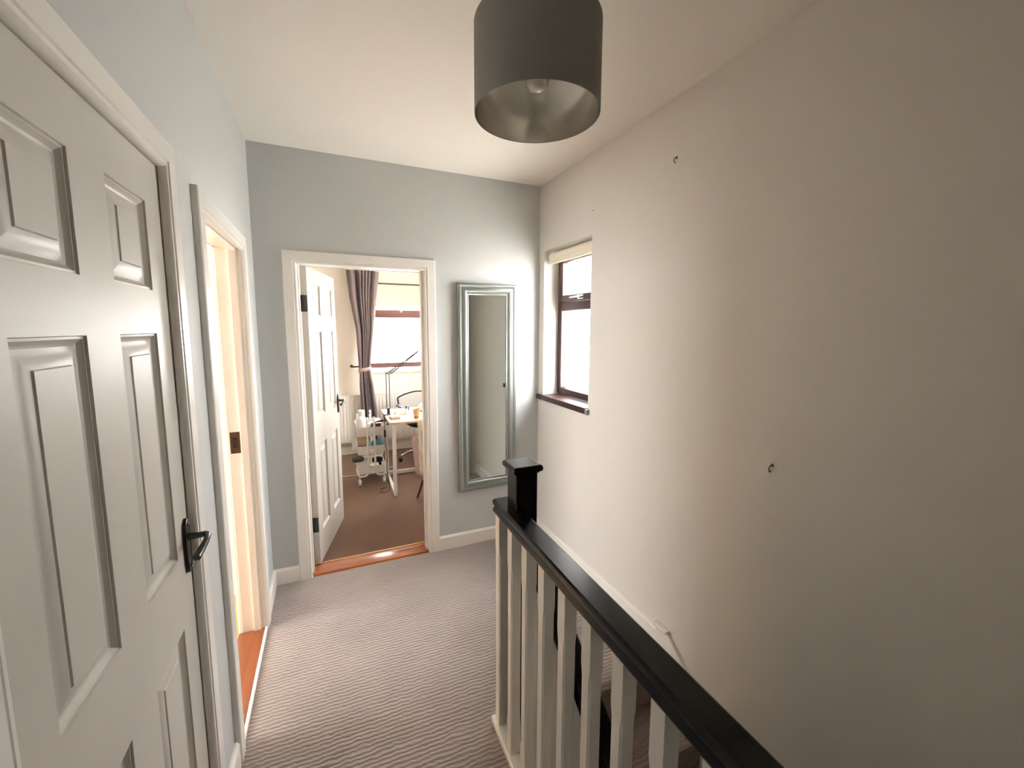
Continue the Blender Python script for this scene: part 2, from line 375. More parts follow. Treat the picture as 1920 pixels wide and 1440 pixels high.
# door_3: bedroom doorway in the far wall
d3 = struct('door_3', 'doorway to the bedroom with its six-panel door standing open')
architrave(lambda a, z, d: (a, YF-d, z), .144, 1.028, 2.011, d3)
architrave(lambda a, z, d: (a, YF+.12+d, z), .144, 1.028, 2.011, d3)
b = MB(); th = .022; y0, y1 = YF, YF+.12
b.box(DX0, DX0+th, y0, y1, 0, DZ); b.box(DX1-th, DX1, y0, y1, 0, DZ); b.box(DX0+th, DX1-th, y0, y1, DZ-th, DZ)
b.box(DX1-th-.012, DX1-th, y0+.02, y0+.075, 0, DZ-th); b.box(DX0+th, DX0+th+.012, y0+.02, y0+.075, 0, DZ-th); b.box(DX0+th+.012, DX1-th-.012, y0+.02, y0+.075, DZ-th-.012, DZ-th)
b.build('door_lining', GLOSS, d3, smooth=False, bevel=.0015)
b = MB(); b.loft([[(x, YF-.004, 0), (x, YF+.002, .010), (x, YF+.02, .014), (x, YF+.105, .014), (x, YF+.125, .010), (x, YF+.13, 0)] for x in (DX0+th, DX1-th)])
b.build('threshold', PINEX, d3)
b = MB(); b.loft([[(x, YF+.122, 0), (x, YF+.124, .013), (x, YF+.132, .015), (x, YF+.142, .010), (x, YF+.145, 0)] for x in (DX0+th, DX1-th)]); b.build('carpet_bar', mat('worn_brass_strip', (.62, .38, .16), .3, metal=.6), d3)
# leaf: hinge pin at the left jamb on the bedroom side, opened about 73 degrees from closed
ang = math.atan2(3.538-2.866, .427-.263)      # direction of the leaf on the floor
hx, hy = .226, 2.882
ux, uy = math.cos(ang), math.sin(ang); nx, ny = math.sin(ang), -math.cos(ang)     # n points to the visible face
P3 = lambda a, z, d: (hx+ux*a+nx*(d+.036), hy+uy*a+ny*(d+.036), z+.018)
six_panel_door(P3, .690, 1.928, .036, [(.095, .282), (.405, .595)], [(.20, .775), (.965, 1.53), (1.63, 1.83)], d3)
handle(P3, .640, .96, 1, -1, d3)
for zz in (1.70, .27):
    b = MB(); pts = []
    for (a, z, d) in [(aa, z2, dd) for aa in (-.0025, .0) for z2 in (zz-.05, zz+.05) for dd in (-.034, -.003)]: pts.append(P3(a, z, d))
    b.add(pts, [(0, 1, 3, 2), (4, 6, 7, 5), (0, 4, 5, 1), (2, 3, 7, 6), (0, 2, 6, 4), (1, 5, 7, 3)])
    b.tube([P3(-.004, zz-.05, -.038), P3(-.004, zz+.05, -.038)], .005, n=8)
    b.build('hinge', IRON, d3)

# ------------------------------------------------------------------ stairs
st = thing('staircase', 'carpeted stairs going down beside the long right wall', 'stairs')
RUN, RISE = .24, .19
for i in range(1, 14):
    yn = NOSE-RUN*i; z = -RISE*i
    prof = [(yn+RUN+.025, z-.03), (yn+RUN+.025, z), (yn+.012, z), (yn+.003, z-.003), (yn-.0, z-.012), (yn+.004, z-.024), (yn+.02, z-.03)]
    MB().loft([[(x, y, zz) for y, zz in prof] for x in (1.005, XR-.022)]).build('tread', STAIRC, st, ang=50)
    b = MB(); b.box(1.005, XR-.022, yn+.02, yn+.034, z-RISE, z-.028); b.build('riser', STAIRC, st, smooth=False)
b = MB(); b.box(1.005, XR-.022, NOSE-.005, NOSE+.004, -RISE, -.032); b.build('riser', STAIRC, st, smooth=False)
prof = [(NOSE+.01, -.032), (NOSE-.002, -.0), (NOSE-.020, -.002), (NOSE-.028, -.012), (NOSE-.024, -.026), (NOSE-.01, -.032)]
b = MB().loft([[(x, y, z) for y, z in prof] for x in (.965, XR-.018)]).build('landing_nosing', STAIRC, st, ang=60)
# wall string (white) with its short level cap
b = MB(); yy = [1.45, 1.375, NOSE-RUN*13]; top = [.118, .118, .118-.19/.24*(1.375-(NOSE-RUN*13))]; bot = [-.12, -.15, -2.66]
b.loft([[(x, y, z) for y, z in zip(yy, top)]+[(x, y, z) for y, z in zip(yy[::-1], bot[::-1])] for x in (XR-.020, XR-.0005)])
b.build('wall_string', GLOSS, st, smooth=False, bevel=.003)
b = MB(); b.box(XR-.032, XR-.0005, 1.372, 1.462, .1185, .132); b.build('string_cap', GLOSS, st, bevel=.004)
b = MB(); yy = [1.36, 1.2, NOSE-RUN*13]; top = [-.02, -.06, -.06-.79*(1.2-(NOSE-RUN*13))]; bot = [-.28, -.40, -2.66]
b.loft([[(x, y, z) for y, z in zip(yy, top)]+[(x, y, z) for y, z in zip(yy[::-1], bot[::-1])] for x in (.965, 1.003)])
b.build('outer_string', GLOSS, st, smooth=False, bevel=.003)

# ------------------------------------------------------------------ balustrade on the landing
bal = thing('landing_balustrade', 'level landing balustrade of white square balusters under a black handrail', 'banister', (.940, 1.40, 0), -.020)
# local y runs from 0 (far end) towards the camera as negative
RP = [(-.030, .928), (-.0325, .921), (-.030, .912), (-.024, .908), (-.0235, .903), (-.029, .897), (-.031, .888), (-.026, .879), (-.019, .875)]
rp = [(-.024, .932)]+RP+[(.008-p[0], p[1]) for p in RP[::-1]]+[(.032, .932)]
MB().loft([[(x, y, z) for x, z in rp] for y in (0, -2.3)]).build('handrail', BLACKP, bal, ang=30)
b = MB(); b.box(-.038, .030, -2.3, .004, 0, .028); b.build('base_rail', GLOSS, bal, bevel=.005)
def baluster_mesh(z0, z1, h=.019, ch=.0055, sq=(.11, .12)):
    rings = []
    for z, c in ((z0, .0008), (z0+sq[0], .0008), (z0+sq[0]+.03, ch), (z1-sq[1]-.03, ch), (z1-sq[1], .0008), (z1, .0008)):
        rings.append([(h-c, -h, z), (h, -h+c, z), (h, h-c, z), (h-c, h, z), (-h+c, h, z), (-h, h-c, z), (-h, -h+c, z), (-h+c, -h, z)])
    return MB().loft(rings)
first = None
for k in range(19):
    y = -.032-.1205*k
    if first is None: first = baluster_mesh(.027, .877).build('baluster', GLOSS, bal, smooth=False); o = first
    else: o = first.copy(); COL.objects.link(o); o.parent = bal
    o.location = (-.006, y, 0)
# newel post: its own post with cap, standing against the stair side of the rail
nw = thing('newel_post', 'square black newel post with moulded cap, at the far end of the landing balustrade', 'post', (.987, 1.307, 0), -.01)
MB().box(-.041, .041, -.041, .041, -.9, 1.066).build('post', BLACKP, nw, bevel=.003)
rings = []
for z, r in ((1.060, .041), (1.064, .046), (1.068, .0465), (1.070, .0525), (1.074, .0555), (1.080, .0565), (1.086, .0555), (1.0905, .053), (1.0925, .049)):
    rings.append([(r, -r, z), (r, r, z), (-r, r, z), (-r, -r, z)])
MB().loft(rings).build('newel_cap', BLACKP, nw, ang=20, bevel=.0015)
MB().box(-.038, .040, .0415, .058, .876, .931).build('rail_return', BLACKP, nw, bevel=.006)
# descending stair balustrade
sb = thing('stair_balustrade', 'black sloping handrail with white balusters running down the open side of the stairs', 'banister', (.987, 1.262, 0))
sl = .76; L = 3.0
RP2 = [(-.030, .0), (-.0325, -.007), (-.030, -.016), (-.024, -.020), (-.0235, -.025), (-.030, -.031), (-.031, -.040), (-.026, -.049), (-.019, -.053)]
rp2 = [(-.024, .004)]+RP2+[(-p[0], p[1]) for p in RP2[::-1]]+[(.024, .004)]
z0 = .870
MB().loft([[(x, y, z*1.25+z0+sl*y) for x, z in rp2] for y in (-.001, -L)]).build('handrail', BLACKP, sb, ang=30)
for k in range(24):
    y = -.075-.121*k; zt = z0+sl*y-.06; zb = -.06-.79*max(0., (1.2-(1.262+y)))-.0
    if k == 0: zb = -.06
    baluster_mesh(zb, zt, sq=(.14, .12)).build('baluster', GLOSS, sb, smooth=False).location = (0, y, 0)

# ------------------------------------------------------------------ landing window (window_1)
w1 = struct('window_1', 'small dark-framed window beside the mirror with a top opening light')
FX0, FX1 = 1.925, 1.985
def rectframe(b, x0, x1, y0, y1, z0, z1, wy, wz0, wz1=None):
    wz1 = wz1 or wz0
    b.box(x0, x1, y0, y0+wy, z0, z1); b.box(x0, x1, y1-wy, y1, z0, z1); b.box(x0, x1, y0+wy, y1-wy, z0, z0+wz0); b.box(x0, x1, y0+wy, y1-wy, z1-wz1, z1)
b = MB(); rectframe(b, FX0, FX1, WY0, WY1, WZ0+.01, WZ1-.01, .050, .045); b.box(FX0, FX1, WY0+.050, WY1-.050, 1.695, 1.755)
b.build('window_frame', MAHOG, w1, smooth=False, bevel=.004)
b = MB(); rectframe(b, FX0-.018, FX0+.03, WY0+.038, WY1-.038, 1.757, WZ1-.045, .050, .045); b.build('opening_sash', MAHOG, w1, smooth=False, bevel=.004)
b = MB(); b.box(FX0+.03, FX0+.036, WY0+.050, WY1-.050, WZ0+.055, 1.695); b.build('pane', GLASS, w1, smooth=False)
b = MB(); b.box(FX0+.012, FX0+.018, WY0+.088, WY1-.088, 1.802, WZ1-.09); b.build('pane', GLASS, w1, smooth=False)
b = MB(); b.tube([(FX0-.020, 2.36, 1.780), (FX0-.045, 2.36, 1.780), (FX0-.050, 2.365, 1.780), (FX0-.050, 2.45, 1.778)], .006, n=8); b.box(FX0-.022, FX0-.017, 2.33, 2.40, 1.765, 1.795); b.build('window_catch', CHROME, w1)
b = MB(); b.box(XR-.022, XR+.235, WY0+.003, WY1-.003, WZ0-.034, WZ0+.005); b.box(XR-.022, XR-.001, WY1-.003, YF-.004, WZ0-.036, WZ0); b.build('window_sill', MAHOG, w1, bevel=.005)
b = MB(); b.box(XR-.022, XR-.001, WY0-.018, WY0+.002, WZ0-.036, WZ0); b.build('painted_sill_end', mat('paint_splashed_sill_end', (.30, .29, .27), .6, var=(60, .3)), w1, bevel=.004)
bl = thing('roller_blind', 'rolled-up cream roller blind at the top of the small landing window', 'blind')
b = MB(); b.tube([(1.868, WY0+.012, 2.072), (1.868, WY1-.014, 2.072)], .033, n=24); b.build('blind_roll', BLIND, bl)
b = MB(); b.box(1.842, 1.848, WY0+.014, WY1-.016, 2.030, 2.075); b.tube([(1.845, WY0+.014, 2.028), (1.845, WY1-.016, 2.028)], .007, n=10); b.build('bottom_bar', BLIND, bl)
for ya, yc in ((WY0+.001, WY0+.011), (WY1-.013, WY1-.001)): MB().box(1.848, 1.896, ya, yc, 2.045, 2.117).build('bracket', WPLAST, bl, smooth=False)
# ------------------------------------------------------------------ mirror
mi = thing('wall_mirror', 'tall mirror in a moulded silver frame on the far wall', 'mirror')
mx0, mx1, mz0, mz1 = 1.176, 1.612, .408, 1.876; yb = YF-.001
MP = [(0, 0), (0, .020), (.004, .027), (.012, .030), (.020, .027), (.026, .024), (.034, .027), (.046, .031), (.058, .028), (.066, .020), (.070, .017), (.074, .019), (.078, .017), (.080, .010), (.080, 0)]
rings = []
for cx_, cz_, sx_, sz_ in ((mx0, mz0, 1, 1), (mx1, mz0, -1, 1), (mx1, mz1, -1, -1), (mx0, mz1, 1, -1), (mx0, mz0, 1, 1)):
    rings.append([(cx_+sx_*o, yb-d, cz_+sz_*o) for o, d in MP])
MB().loft(rings, cap=False).build('mirror_frame', SILVER, mi, ang=50)
b = MB(); b.box(mx0+.078, mx1-.078, yb-.011, yb-.004, mz0+.078, mz1-.078); b.build('mirror_glass', MIRR, mi, smooth=False)

# ------------------------------------------------------------------ pendant lamp
LX, LY = .862, .972; LR, Z0, Z1 = .1535, 2.090, 2.290
lp = thing('pendant_lamp', 'grey drum shade with silver lining hanging from the landing ceiling', 'lamp')
n = 96; rings = []
for r, z in ((LR-.0012, Z0), (LR, Z0+.001), (LR, Z1), (LR-.0012, Z1), (LR-.0020, Z1-.001)):
    rings.append([(LX+r*math.cos(2*PI*j/n), LY+r*math.sin(2*PI*j/n), z) for j in range(n)])
MB().loft(rings, cap=False).build('lamp_shade', SHADE, lp)
rings = [[(LX+(LR-.0022)*math.cos(2*PI*j/n), LY+(LR-.0022)*math.sin(2*PI*j/n), z) for j in range(n)] for z in (Z0+.001, Z0+.05, Z0+.1, Z0+.15, Z1-.001)]
MB().loft(rings, cap=False).build('shade_lining', SHINE, lp)
a = -1.15
b = MB(); b.quadpts(*[(LX+(LR+.0006)*math.cos(t), LY+(LR+.0006)*math.sin(t), z) for t, z in ((2.90, Z0+.001), (2.915, Z0+.001), (2.915, Z1-.001), (2.90, Z1-.001))]); b.build('shade_seam', mat('seam', (.03, .027, .025), .9), lp)
b = MB(); ri = LR-.003
b.tube([(LX+ri*math.cos(2*PI*j/48), LY+ri*math.sin(2*PI*j/48), Z1-.012) for j in range(48)], .0018, n=6, closed=True)
for k in range(3):
    t = k*2*PI/3+.5
    b.tube([(LX+.022*math.cos(t), LY+.022*math.sin(t), Z1-.030), (LX+ri*math.cos(t), LY+ri*math.sin(t), Z1-.012)], .0018, n=6)
b.tube([(LX+.022*math.cos(2*PI*j/24), LY+.022*math.sin(2*PI*j/24), Z1-.030) for j in range(24)], .0022, n=6, closed=True)
b.build('shade_carrier', WMETAL, lp)
MB().lathe([(.004, .055), (.014, .050), (.019, .040), (.020, .005), (.024, 0), (.024, -.012), (.018, -.016), (.017, -.034)], (LX, LY, Z1-.02), 24).build('lamp_holder', WPLAST, lp)
prof = [(.012, -.03), (.013, -.044), (.018, -.058), (.027, -.078), (.030, -.094), (.027, -.110), (.018, -.121), (.0005, -.125)]
MB().lathe(prof, (LX, LY, Z1-.02), 28).build('bulb', mat('clear_bulb_glass', (.85, .83, .80), .04, spec=1.0, coat=1.0), lp, ang=60)
MB().tube([(LX, LY, Z1+.03), (LX, LY, ZC-.02)], .0035, n=8).build('cord', WPLAST, lp)
MB().lathe([(.008, -.030), (.030, -.026), (.045, -.010), (.048, -.0005)], (LX, LY, ZC), 28).build('ceiling_rose', WPLAST, lp)
# loft hatch
h = empty('trim_1'); h['kind'] = 'structure'; h['label'] = 'flush painted loft hatch in the ceiling'
hx0, hx1, hy0, hy1 = .10, .675, .87, 1.450
b = MB(); b.box(hx0, hx1, hy0, hy1, ZC-.009, ZC-.0002); b.build('hatch_panel', CEIL, h, bevel=.001)

# small marks on the walls
def wall_hook(x, y, z, label):
    t = thing('wall_hook', label, 'hook', (x, y, z)); b = MB()
    b.tube([(0, 0, .005), (-.010, 0, .004), (-.016, 0, -.002), (-.016, 0, -.012), (-.012, 0, -.018), (-.006, 0, -.016)], .0022, n=8); b.build('hook_arm', GREYM, t)
    MB().lathe([(.0005, -.003), (.005, -.003), (.006, -.0005), (.0005, -.0005)], (0, 0, .005), 12, 'x').build('hook_plate', GREYM, t)
wall_hook(XR, 1.471, 2.314, 'small metal hook high on the right wall near the ceiling')
wall_hook(XR, .945, 1.079, 'small metal hook low on the right wall above the handrail')
b = MB(); b.tube([(XR, 2.098, 2.249), (XR-.007, 2.098, 2.251)], .0018, n=8); tag(b.build('picture_nail', GREYM), 'tiny nail in the right wall just above the small window', 'nail')
b = MB(); b.lathe([(.0005, -.002), (.004, -.002), (.004, -.0004), (.0005, -.0004)], (1.745, YF, 1.405), 10, 'y'); tag(b.build('wall_plug', GREYM), 'upper of two small screw plugs between mirror and corner', 'screw')
b = MB(); b.lathe([(.0005, -.002), (.004, -.002), (.004, -.0004), (.0005, -.0004)], (1.745, YF, 1.380), 10, 'y'); tag(b.build('wall_plug', GREYM), 'lower of two small screw plugs between mirror and corner', 'screw')

# ------------------------------------------------------------------ side room (through door_2)
b = MB(); b.box(-3.0, -.10, -.4, YF, -.22, -.002); S(b.build('floor_side_room', mat('subfloor', (.2, .12, .06)), smooth=False))
fl = struct('floor_boards')
k = 0
x = -.115; 
bd = None
while x > -3.0:
    if bd is None:
        bd = MB().box(-.1185, -.0005, 0, 3.16, 0, .006).build('floor_board', OAK, fl, smooth=False); o = bd
    else: o = bd.copy(); COL.objects.link(o); o.parent = fl
    o.location = (x, -.395, -.002); x -= .12; k += 1
b = MB(); b.box(-3.12, -.10, -.52, -.4, -.22, ZC); S(b.build('wall_side_room_near', CREAM, smooth=False))
b = MB(); b.box(-3.0, -.1005, YF-.008, YF-.0005, 0, ZC); S(b.build('wall_side_room_far', CREAM, smooth=False))
b = MB(); b.box(-3.12, -3.0, -.4, 1.15, -.22, ZC); b.box(-3.12, -3.0, 2.7, YF, -.22, ZC); b.box(-3.12, -3.0, 1.15, 2.7, -.22, .75); b.box(-3.12, -3.0, 1.15, 2.7, 2.2, ZC)
S(b.build('wall_side_room_outer', CREAM, smooth=False))
b = MB(); b.box(-3.12, -.10, -.52, YF, ZC, ZC+.15); S(b.build('ceiling_side_room', CEIL, smooth=False))
b = MB(); b.box(-2.99, -.19, YF-.024, YF-.009, .004, .12); S(b.build('baseboard_side_room', GLOSS, smooth=False))
w2 = struct('window_4')
b = MB(); b.box(-3.08, -3.03, 1.15, 1.21, .75, 2.2); b.box(-3.08, -3.03, 2.64, 2.7, .75, 2.2); b.box(-3.08, -3.03, 1.21, 2.64, .75, .81); b.box(-3.08, -3.03, 1.21, 2.64, 2.14, 2.2); b.build('window_frame', MAHOGL, w2, smooth=False)
b = MB(); b.box(-3.06, -3.055, 1.21, 2.64, .81, 2.14); b.build('pane', GLASS, w2, smooth=False)

# ------------------------------------------------------------------ bedroom (through door_3)
BY0, BY1, BX0, BX1 = YF+.12, 5.435, -.9, 1.90
b = MB(); b.box(BX0, BX1, BY0, BY1, -.22, 0); S(b.build('floor_bedroom', BROWNC, smooth=False), 'dark brown bedroom carpet')
b = MB(); b.box(BX0-.1, BX1+.14, BY0, BY1+.26, ZC, ZC+.15); S(b.build('ceiling_bedroom', CEIL, smooth=False))
b = MB(); b.box(BX0-.1, BX0, BY0, BY1+.26, -.22, ZC); S(b.build('wall_bedroom_left', BEDW, smooth=False))
b = MB(); b.box(BX1, BX1+.14, BY0, 3.55, -.22, ZC); b.box(BX1, BX1+.14, 4.45, BY1+.26, -.22, ZC); b.box(BX1, BX1+.14, 3.55, 4.45, -.22, 1.10); b.box(BX1, BX1+.14, 3.55, 4.45, 2.00, ZC); S(b.build('wall_bedroom_right', BEDW, smooth=False))
VX0, VX1, VZ0, VZ1 = .735, 1.84, 1.035, 2.130
b = MB(); b.box(BX0, VX0, BY1, BY1+.26, -.22, ZC); b.box(VX1, BX1, BY1, BY1+.26, -.22, ZC); b.box(VX0, VX1, BY1, BY1+.26, -.22, VZ0); b.box(VX0, VX1, BY1, BY1+.26, VZ1, ZC)
S(b.build('wall_bedroom_window', BEDW, smooth=False))
b = MB(); b.box(BX0, BX1, BY1-.016, BY1-.0005, .001, .10); S(b.build('baseboard_bedroom', GLOSS, smooth=False))
w5 = struct('window_3')
b = MB(); b.box(BX1+.05, BX1+.10, 3.55, 3.61, 1.10, 2.00); b.box(BX1+.05, BX1+.10, 4.39, 4.45, 1.10, 2.00); b.box(BX1+.05, BX1+.10, 3.61, 4.39, 1.10, 1.16); b.box(BX1+.05, BX1+.10, 3.61, 4.39, 1.94, 2.00); b.build('window_frame', MAHOGL, w5, smooth=False)
b = MB(); b.box(BX1+.07, BX1+.075, 3.61, 4.39, 1.16, 1.94); b.build('pane', GLASS, w5, smooth=False)
w3 = struct('window_2', 'bedroom window with red-brown frame, far end of the view')
wy = BY1+.13
b = MB(); b.box(VX0, VX0+.06, wy, wy+.06, VZ0+.02, VZ1); b.box(VX1-.06, VX1, wy, wy+.06, VZ0+.02, VZ1); b.box(VX0+.06, VX1-.06, wy, wy+.06, VZ0+.02, VZ0+.085); b.box(VX0+.06, VX1-.06, wy, wy+.06, VZ1-.06, VZ1)
b.box(VX0+.06, VX1-.06, wy-.006, wy+.06, 1.700, 1.800); 
b.build('window_frame', MAHOGL, w3, smooth=False, bevel=.006)
b = MB(); b.box(VX0+.06, VX1-.06, wy+.03, wy+.035, VZ0+.085, 1.70); b.build('pane', GLASS, w3, smooth=False)
b = MB(); b.box(VX0+.06, VX1-.06, wy+.03, wy+.035, 1.80, VZ1-.06); b.build('pane', GLASS, w3, smooth=False)
b = MB(); b.box(VX0-.03, VX1+.03, BY1-.03, BY1+.0, VZ0-.03, VZ0); b.box(VX0+.002, VX1-.002, BY1, BY1+.13, VZ0-.0, VZ0+.018); b.build('window_sill', GLOSS, w3, bevel=.004)
b = MB(); b.box(1.14, 1.18, wy-.045, wy-.002, 1.128, 1.142); b.box(1.15, 1.24, wy-.050, wy-.038, 1.130, 1.140); b.build('window_catch', BPLAST, w3, bevel=.002)
bb = thing('roller_blind', 'half-lowered cream blind at the top of the bedroom window', 'blind')
b = MB(); b.box(VX0+.01, VX1-.01, BY1+.055, BY1+.059, 1.865, 2.105); b.build('blind_fabric', BLIND, bb, smooth=False)
b = MB(); b.box(VX0+.01, VX1-.01, BY1+.050, BY1+.064, 1.848, 1.866); b.build('bottom_bar', BLIND, bb, bevel=.004)
b = MB(); b.tube([(VX0+.01, BY1+.06, 2.118), (VX1-.01, BY1+.06, 2.118)], .011, n=12); b.build('head_rail', GREYM, bb)
b = MB(); b.tube([(1.235, BY1+.045, 1.85), (1.237, BY1+.045, 1.79)], .0015, n=5); b.lathe([(.001, 0), (.009, .01), (.009, .02), (.001, .03)], (1.237, BY1+.045, 1.765), 10); b.build('pull_cord', BLIND, bb)
# curtain
cu = thing('curtain', 'mauve-grey floor-length curtain gathered by a tieback at the bedroom window', 'curtain')
def cspan(z):
    K = [(2.42, .575, .965), (2.23, .59, .95), (1.92, .615, .912), (1.54, .674, .872), (1.25, .684, .835), (1.10, .688, .815), (1.02, .695, .82), (.90, .690, .840), (.50, .700, .875), (.04, .690, .900)]
    for i in range(len(K)-1):
        if z <= K[i][0] and z >= K[i+1][0]:
            t = (K[i][0]-z)/(K[i][0]-K[i+1][0]); return K[i][1]*(1-t)+K[i+1][1]*t, K[i][2]*(1-t)+K[i+1][2]*t
    return K[-1][1:]
NU, NZ = 90, 60; rings = []
for i in range(NZ+1):
    z = 2.42-(2.42-.04)*i/NZ; x0, x1 = cspan(z); w_ = (x1-x0)/.36; row = []
    for j in range(NU+1):
        u = j/NU; ph = u*2*PI*7.5
        sq = (0.30+0.70*abs(w_)) * (0.45 if abs(z-1.06) < .06 else 1)
        FB = [0, .25, .34, .45, .55, .65, .75, 1.0001]; FA = [.050, -.030, .040, .036, .040, .030, .055]
        k = max(i_ for i_ in range(7) if u >= FB[i_]); tt = (u-FB[k])/(FB[k+1]-FB[k])
        dy = -FA[k]*math.sin(PI*tt)**.8*sq + .006*math.sin(9*u+3*z)
        xx = x0+(x1-x0)*u
        row.append((xx, 5.245+dy-.02*math.exp(-((z-1.06)/.2)**2), z))
    rings.append(row)
c = MB().loft(rings, closed=False, cap=False).build('curtain_fabric', CURT, cu, ang=180)
so = c.modifiers.new('thick', 'SOLIDIFY'); so.thickness = .003
b = MB(); ring = [(.752+.072*math.cos(t), 5.235+.050*math.sin(t), 1.075+.012*math.cos(t*1)) for t in [2*PI*j/28 for j in range(28)]]
rs = [[(x, y, z+.022) for x, y, z in ring], [(x, y, z-.022) for x, y, z in ring]]
b.loft(rs, cap=False); t_ = b.build('tieback', TIE, cu); so = t_.modifiers.new('thick', 'SOLIDIFY'); so.thickness = .004
b = MB(); b.tube([(.30, 5.36, 2.44), (1.86, 5.36, 2.44)], .014, n=12)
pole = b.build('curtain_pole', GREYM); tag(pole, 'dark curtain pole above the bedroom window', 'curtain pole')
hb = thing('curtain_holdback', 'dark holdback arm sticking out of the bedroom wall left of the curtain', 'hook')
MB().lathe([(.0005, -.004), (.018, -.004), (.018, -.0005), (.0005, -.0005)], (.615, BY1, 1.10), 14, 'y').build('wall_plate', IRON, hb)
MB().tube([(.615, BY1-.003, 1.10), (.612, 5.33, 1.10), (.62, 5.300, 1.103), (.66, 5.285, 1.106), (.705, 5.28, 1.106)], .009, n=10).build('arm', IRON, hb)
# radiator
ra = thing('radiator', 'white ribbed panel radiator under the bedroom window', 'radiator')
rx0, rx1, rz0, rz1, ry = .18, 1.335, .165, .745, 5.345
row = []
b = MB(); pts = []; x = rx0; n_ = 0
while x < rx1-.001:
    for dx_, dy_ in ((0, 0), (.009, -.010), (.022, -.010), (.031, 0)): pts.append((min(x+dx_, rx1), ry+dy_))
    x += .0385
pts.append((rx1, ry))
b.loft([[(px, py if zz not in (rz0, rz1) else ry, zz) for px, py in pts] for zz in (rz0, rz0+.035, rz0+.055, rz1-.055, rz1-.035, rz1)], closed=False, cap=False)
b.loft([[(px, py if False else ry+.001, zz) for px, py in pts] for zz in (rz0, rz1)], closed=False, cap=False)
b.build('front_panel', RADM, ra, ang=60)
b = MB(); b.box(rx0, rx1, ry+.001, ry+.012, rz0, rz1); b.box(rx0, rx1, ry+.055, ry+.066, rz0, rz1); b.build('panel_body', RADM, ra, smooth=False)
b = MB(); b.box(rx0-.002, rx1+.002, ry-.012, ry+.07, rz1, rz1+.008)
for k in range(38): b.box(rx0+.03*k+.01, rx0+.03*k+.022, ry+.0, ry+.06, rz1+.008, rz1+.010)
b.build('top_grille', RADM, ra, smooth=False)
b = MB(); b.tube([(rx1, ry+.03, .20), (rx1+.03, ry+.03, .20), (rx1+.035, ry+.03, .19), (rx1+.035, ry+.03, .0)], .008, n=8)
b.lathe([(.012, 0), (.016, .01), (.016, .04), (.010, .05)], (rx1+.035, ry+.03, .205), 12); b.build('valve', WPLAST, ra)

# ------------------------------------------------------------------ trolley
tr = thing('trolley', 'white three-tier metal trolley on castors, crowded with bottles, beside the table', 'trolley', (.716, 4.455, 0))
tw, tl = .135, .185     # half width, half length
def rrect(hw, hl, r, z, n=5):
    pts = []
    for cx_, cy_, a0 in ((hw-r, hl-r, 0), (-hw+r, hl-r, PI/2), (-hw+r, -hl+r, PI), (hw-r, -hl+r, 1.5*PI)):
        for k in range(n): t = a0+PI/2*k/(n-1); pts.append((cx_+r*math.cos(t), cy_+r*math.sin(t), z))
    return pts
for sy in (-1, 1):
    b = MB()
    for sx_ in (-1, 1):
        pts = [(sx_*.033, sy*(tl+.012), .690), (sx_*.033, sy*(tl+.012), .15), (sx_*.040, sy*(tl+.012), .115), (sx_*.060, sy*(tl+.012), .095), (sx_*.105, sy*(tl+.010), .092), (sx_*.128, sy*(tl+.008), .105), (sx_*.137, sy*(tl-.005), .15), (sx_*.137, sy*(tl-.03), .20)]
        b.tube(pts, .0095, n=8)
    b.box(-.033, .033, sy*(tl+.012)-.003, sy*(tl+.012)+.003, .12, .145)
    for zz in (.53, .34, .14): b.box(-.026, .026, sy*(tl+.010)-.003, sy*(tl+.010)+.003, zz, zz+.03)
    b.build('upright', WMETAL, tr)
bas = None
for zz, hh in ((.495, .092), (.305, .092), (.105, .085)):
    b = MB(); o1 = rrect(tw, tl, .03, 0)
    rings = [[(x, y, zz+hh) for x, y, _ in rrect(tw+.004, tl+.004, .03, 0)], [(x, y, zz+hh-.006) for x, y, _ in rrect(tw+.004, tl+.004, .03, 0)], [(x, y, zz+hh-.008) for x, y, _ in rrect(tw, tl, .03, 0)],
             [(x, y, zz) for x, y, _ in rrect(tw-.010, tl-.010, .03, 0)], [(x, y, zz+.004) for x, y, _ in rrect(tw-.014, tl-.014, .028, 0)], [(x, y, zz+hh) for x, y, _ in rrect(tw-.002, tl-.002, .028, 0)]]
    b.loft(rings, cap=False); b.add(rings[3], [tuple(range(len(rings[3])))]); b.add(rings[4], [tuple(range(len(rings[4])))])
    b.build('basket', WMETAL, tr, ang=40)
for sx_, sy in ((-1, -1), (1, -1), (-1, 1), (1, 1)):
    b = MB(); b.tube([(sx_*.118, sy*.18, .095), (sx_*.118, sy*.18, .055)], .006, n=8); b.box(sx_*.118-.014, sx_*.118+.014, sy*.18-.012, sy*.18+.012, .030, .058)
    b.lathe([(.012, -.013), (.024, -.012), (.025, 0), (.024, .012), (.012, .013)], (sx_*.118, sy*.18-.006, .025), 16, 'x'); b.build('caster', WPLAST, tr)
def bottle(name, label, x, y, z, prof, m, cat='bottle', n=20, cap=None, group=None):
    t = thing(name, label, cat, (x, y, z), group=group); MB().lathe(prof, (0, 0, 0), n).build('bottle_body', m, t)
    if cap: MB().lathe(cap[0], (0, 0, 0), n).build('cap', cap[1], t)
    return t
WH = mat('white_bottle_plastic', (.82, .81, .78), .35); TEAL = mat('teal_blue_plastic', (.10, .32, .42), .4); SKYB = mat('pale_blue_plastic', (.38, .58, .66), .45)
DRED = mat('dark_red_boxes', (.085, .010, .015), .4); CLEAR = mat('cloudy_clear_plastic', (.55, .60, .55), .25); KRAFT = mat('tan_cardboard', (.50, .36, .24), .8); PINKM = mat('dusty_pink_card', (.52, .30, .26), .7); DKRED = mat('maroon_rim', (.22, .05, .04), .5)
TX, TY = .716, 4.455
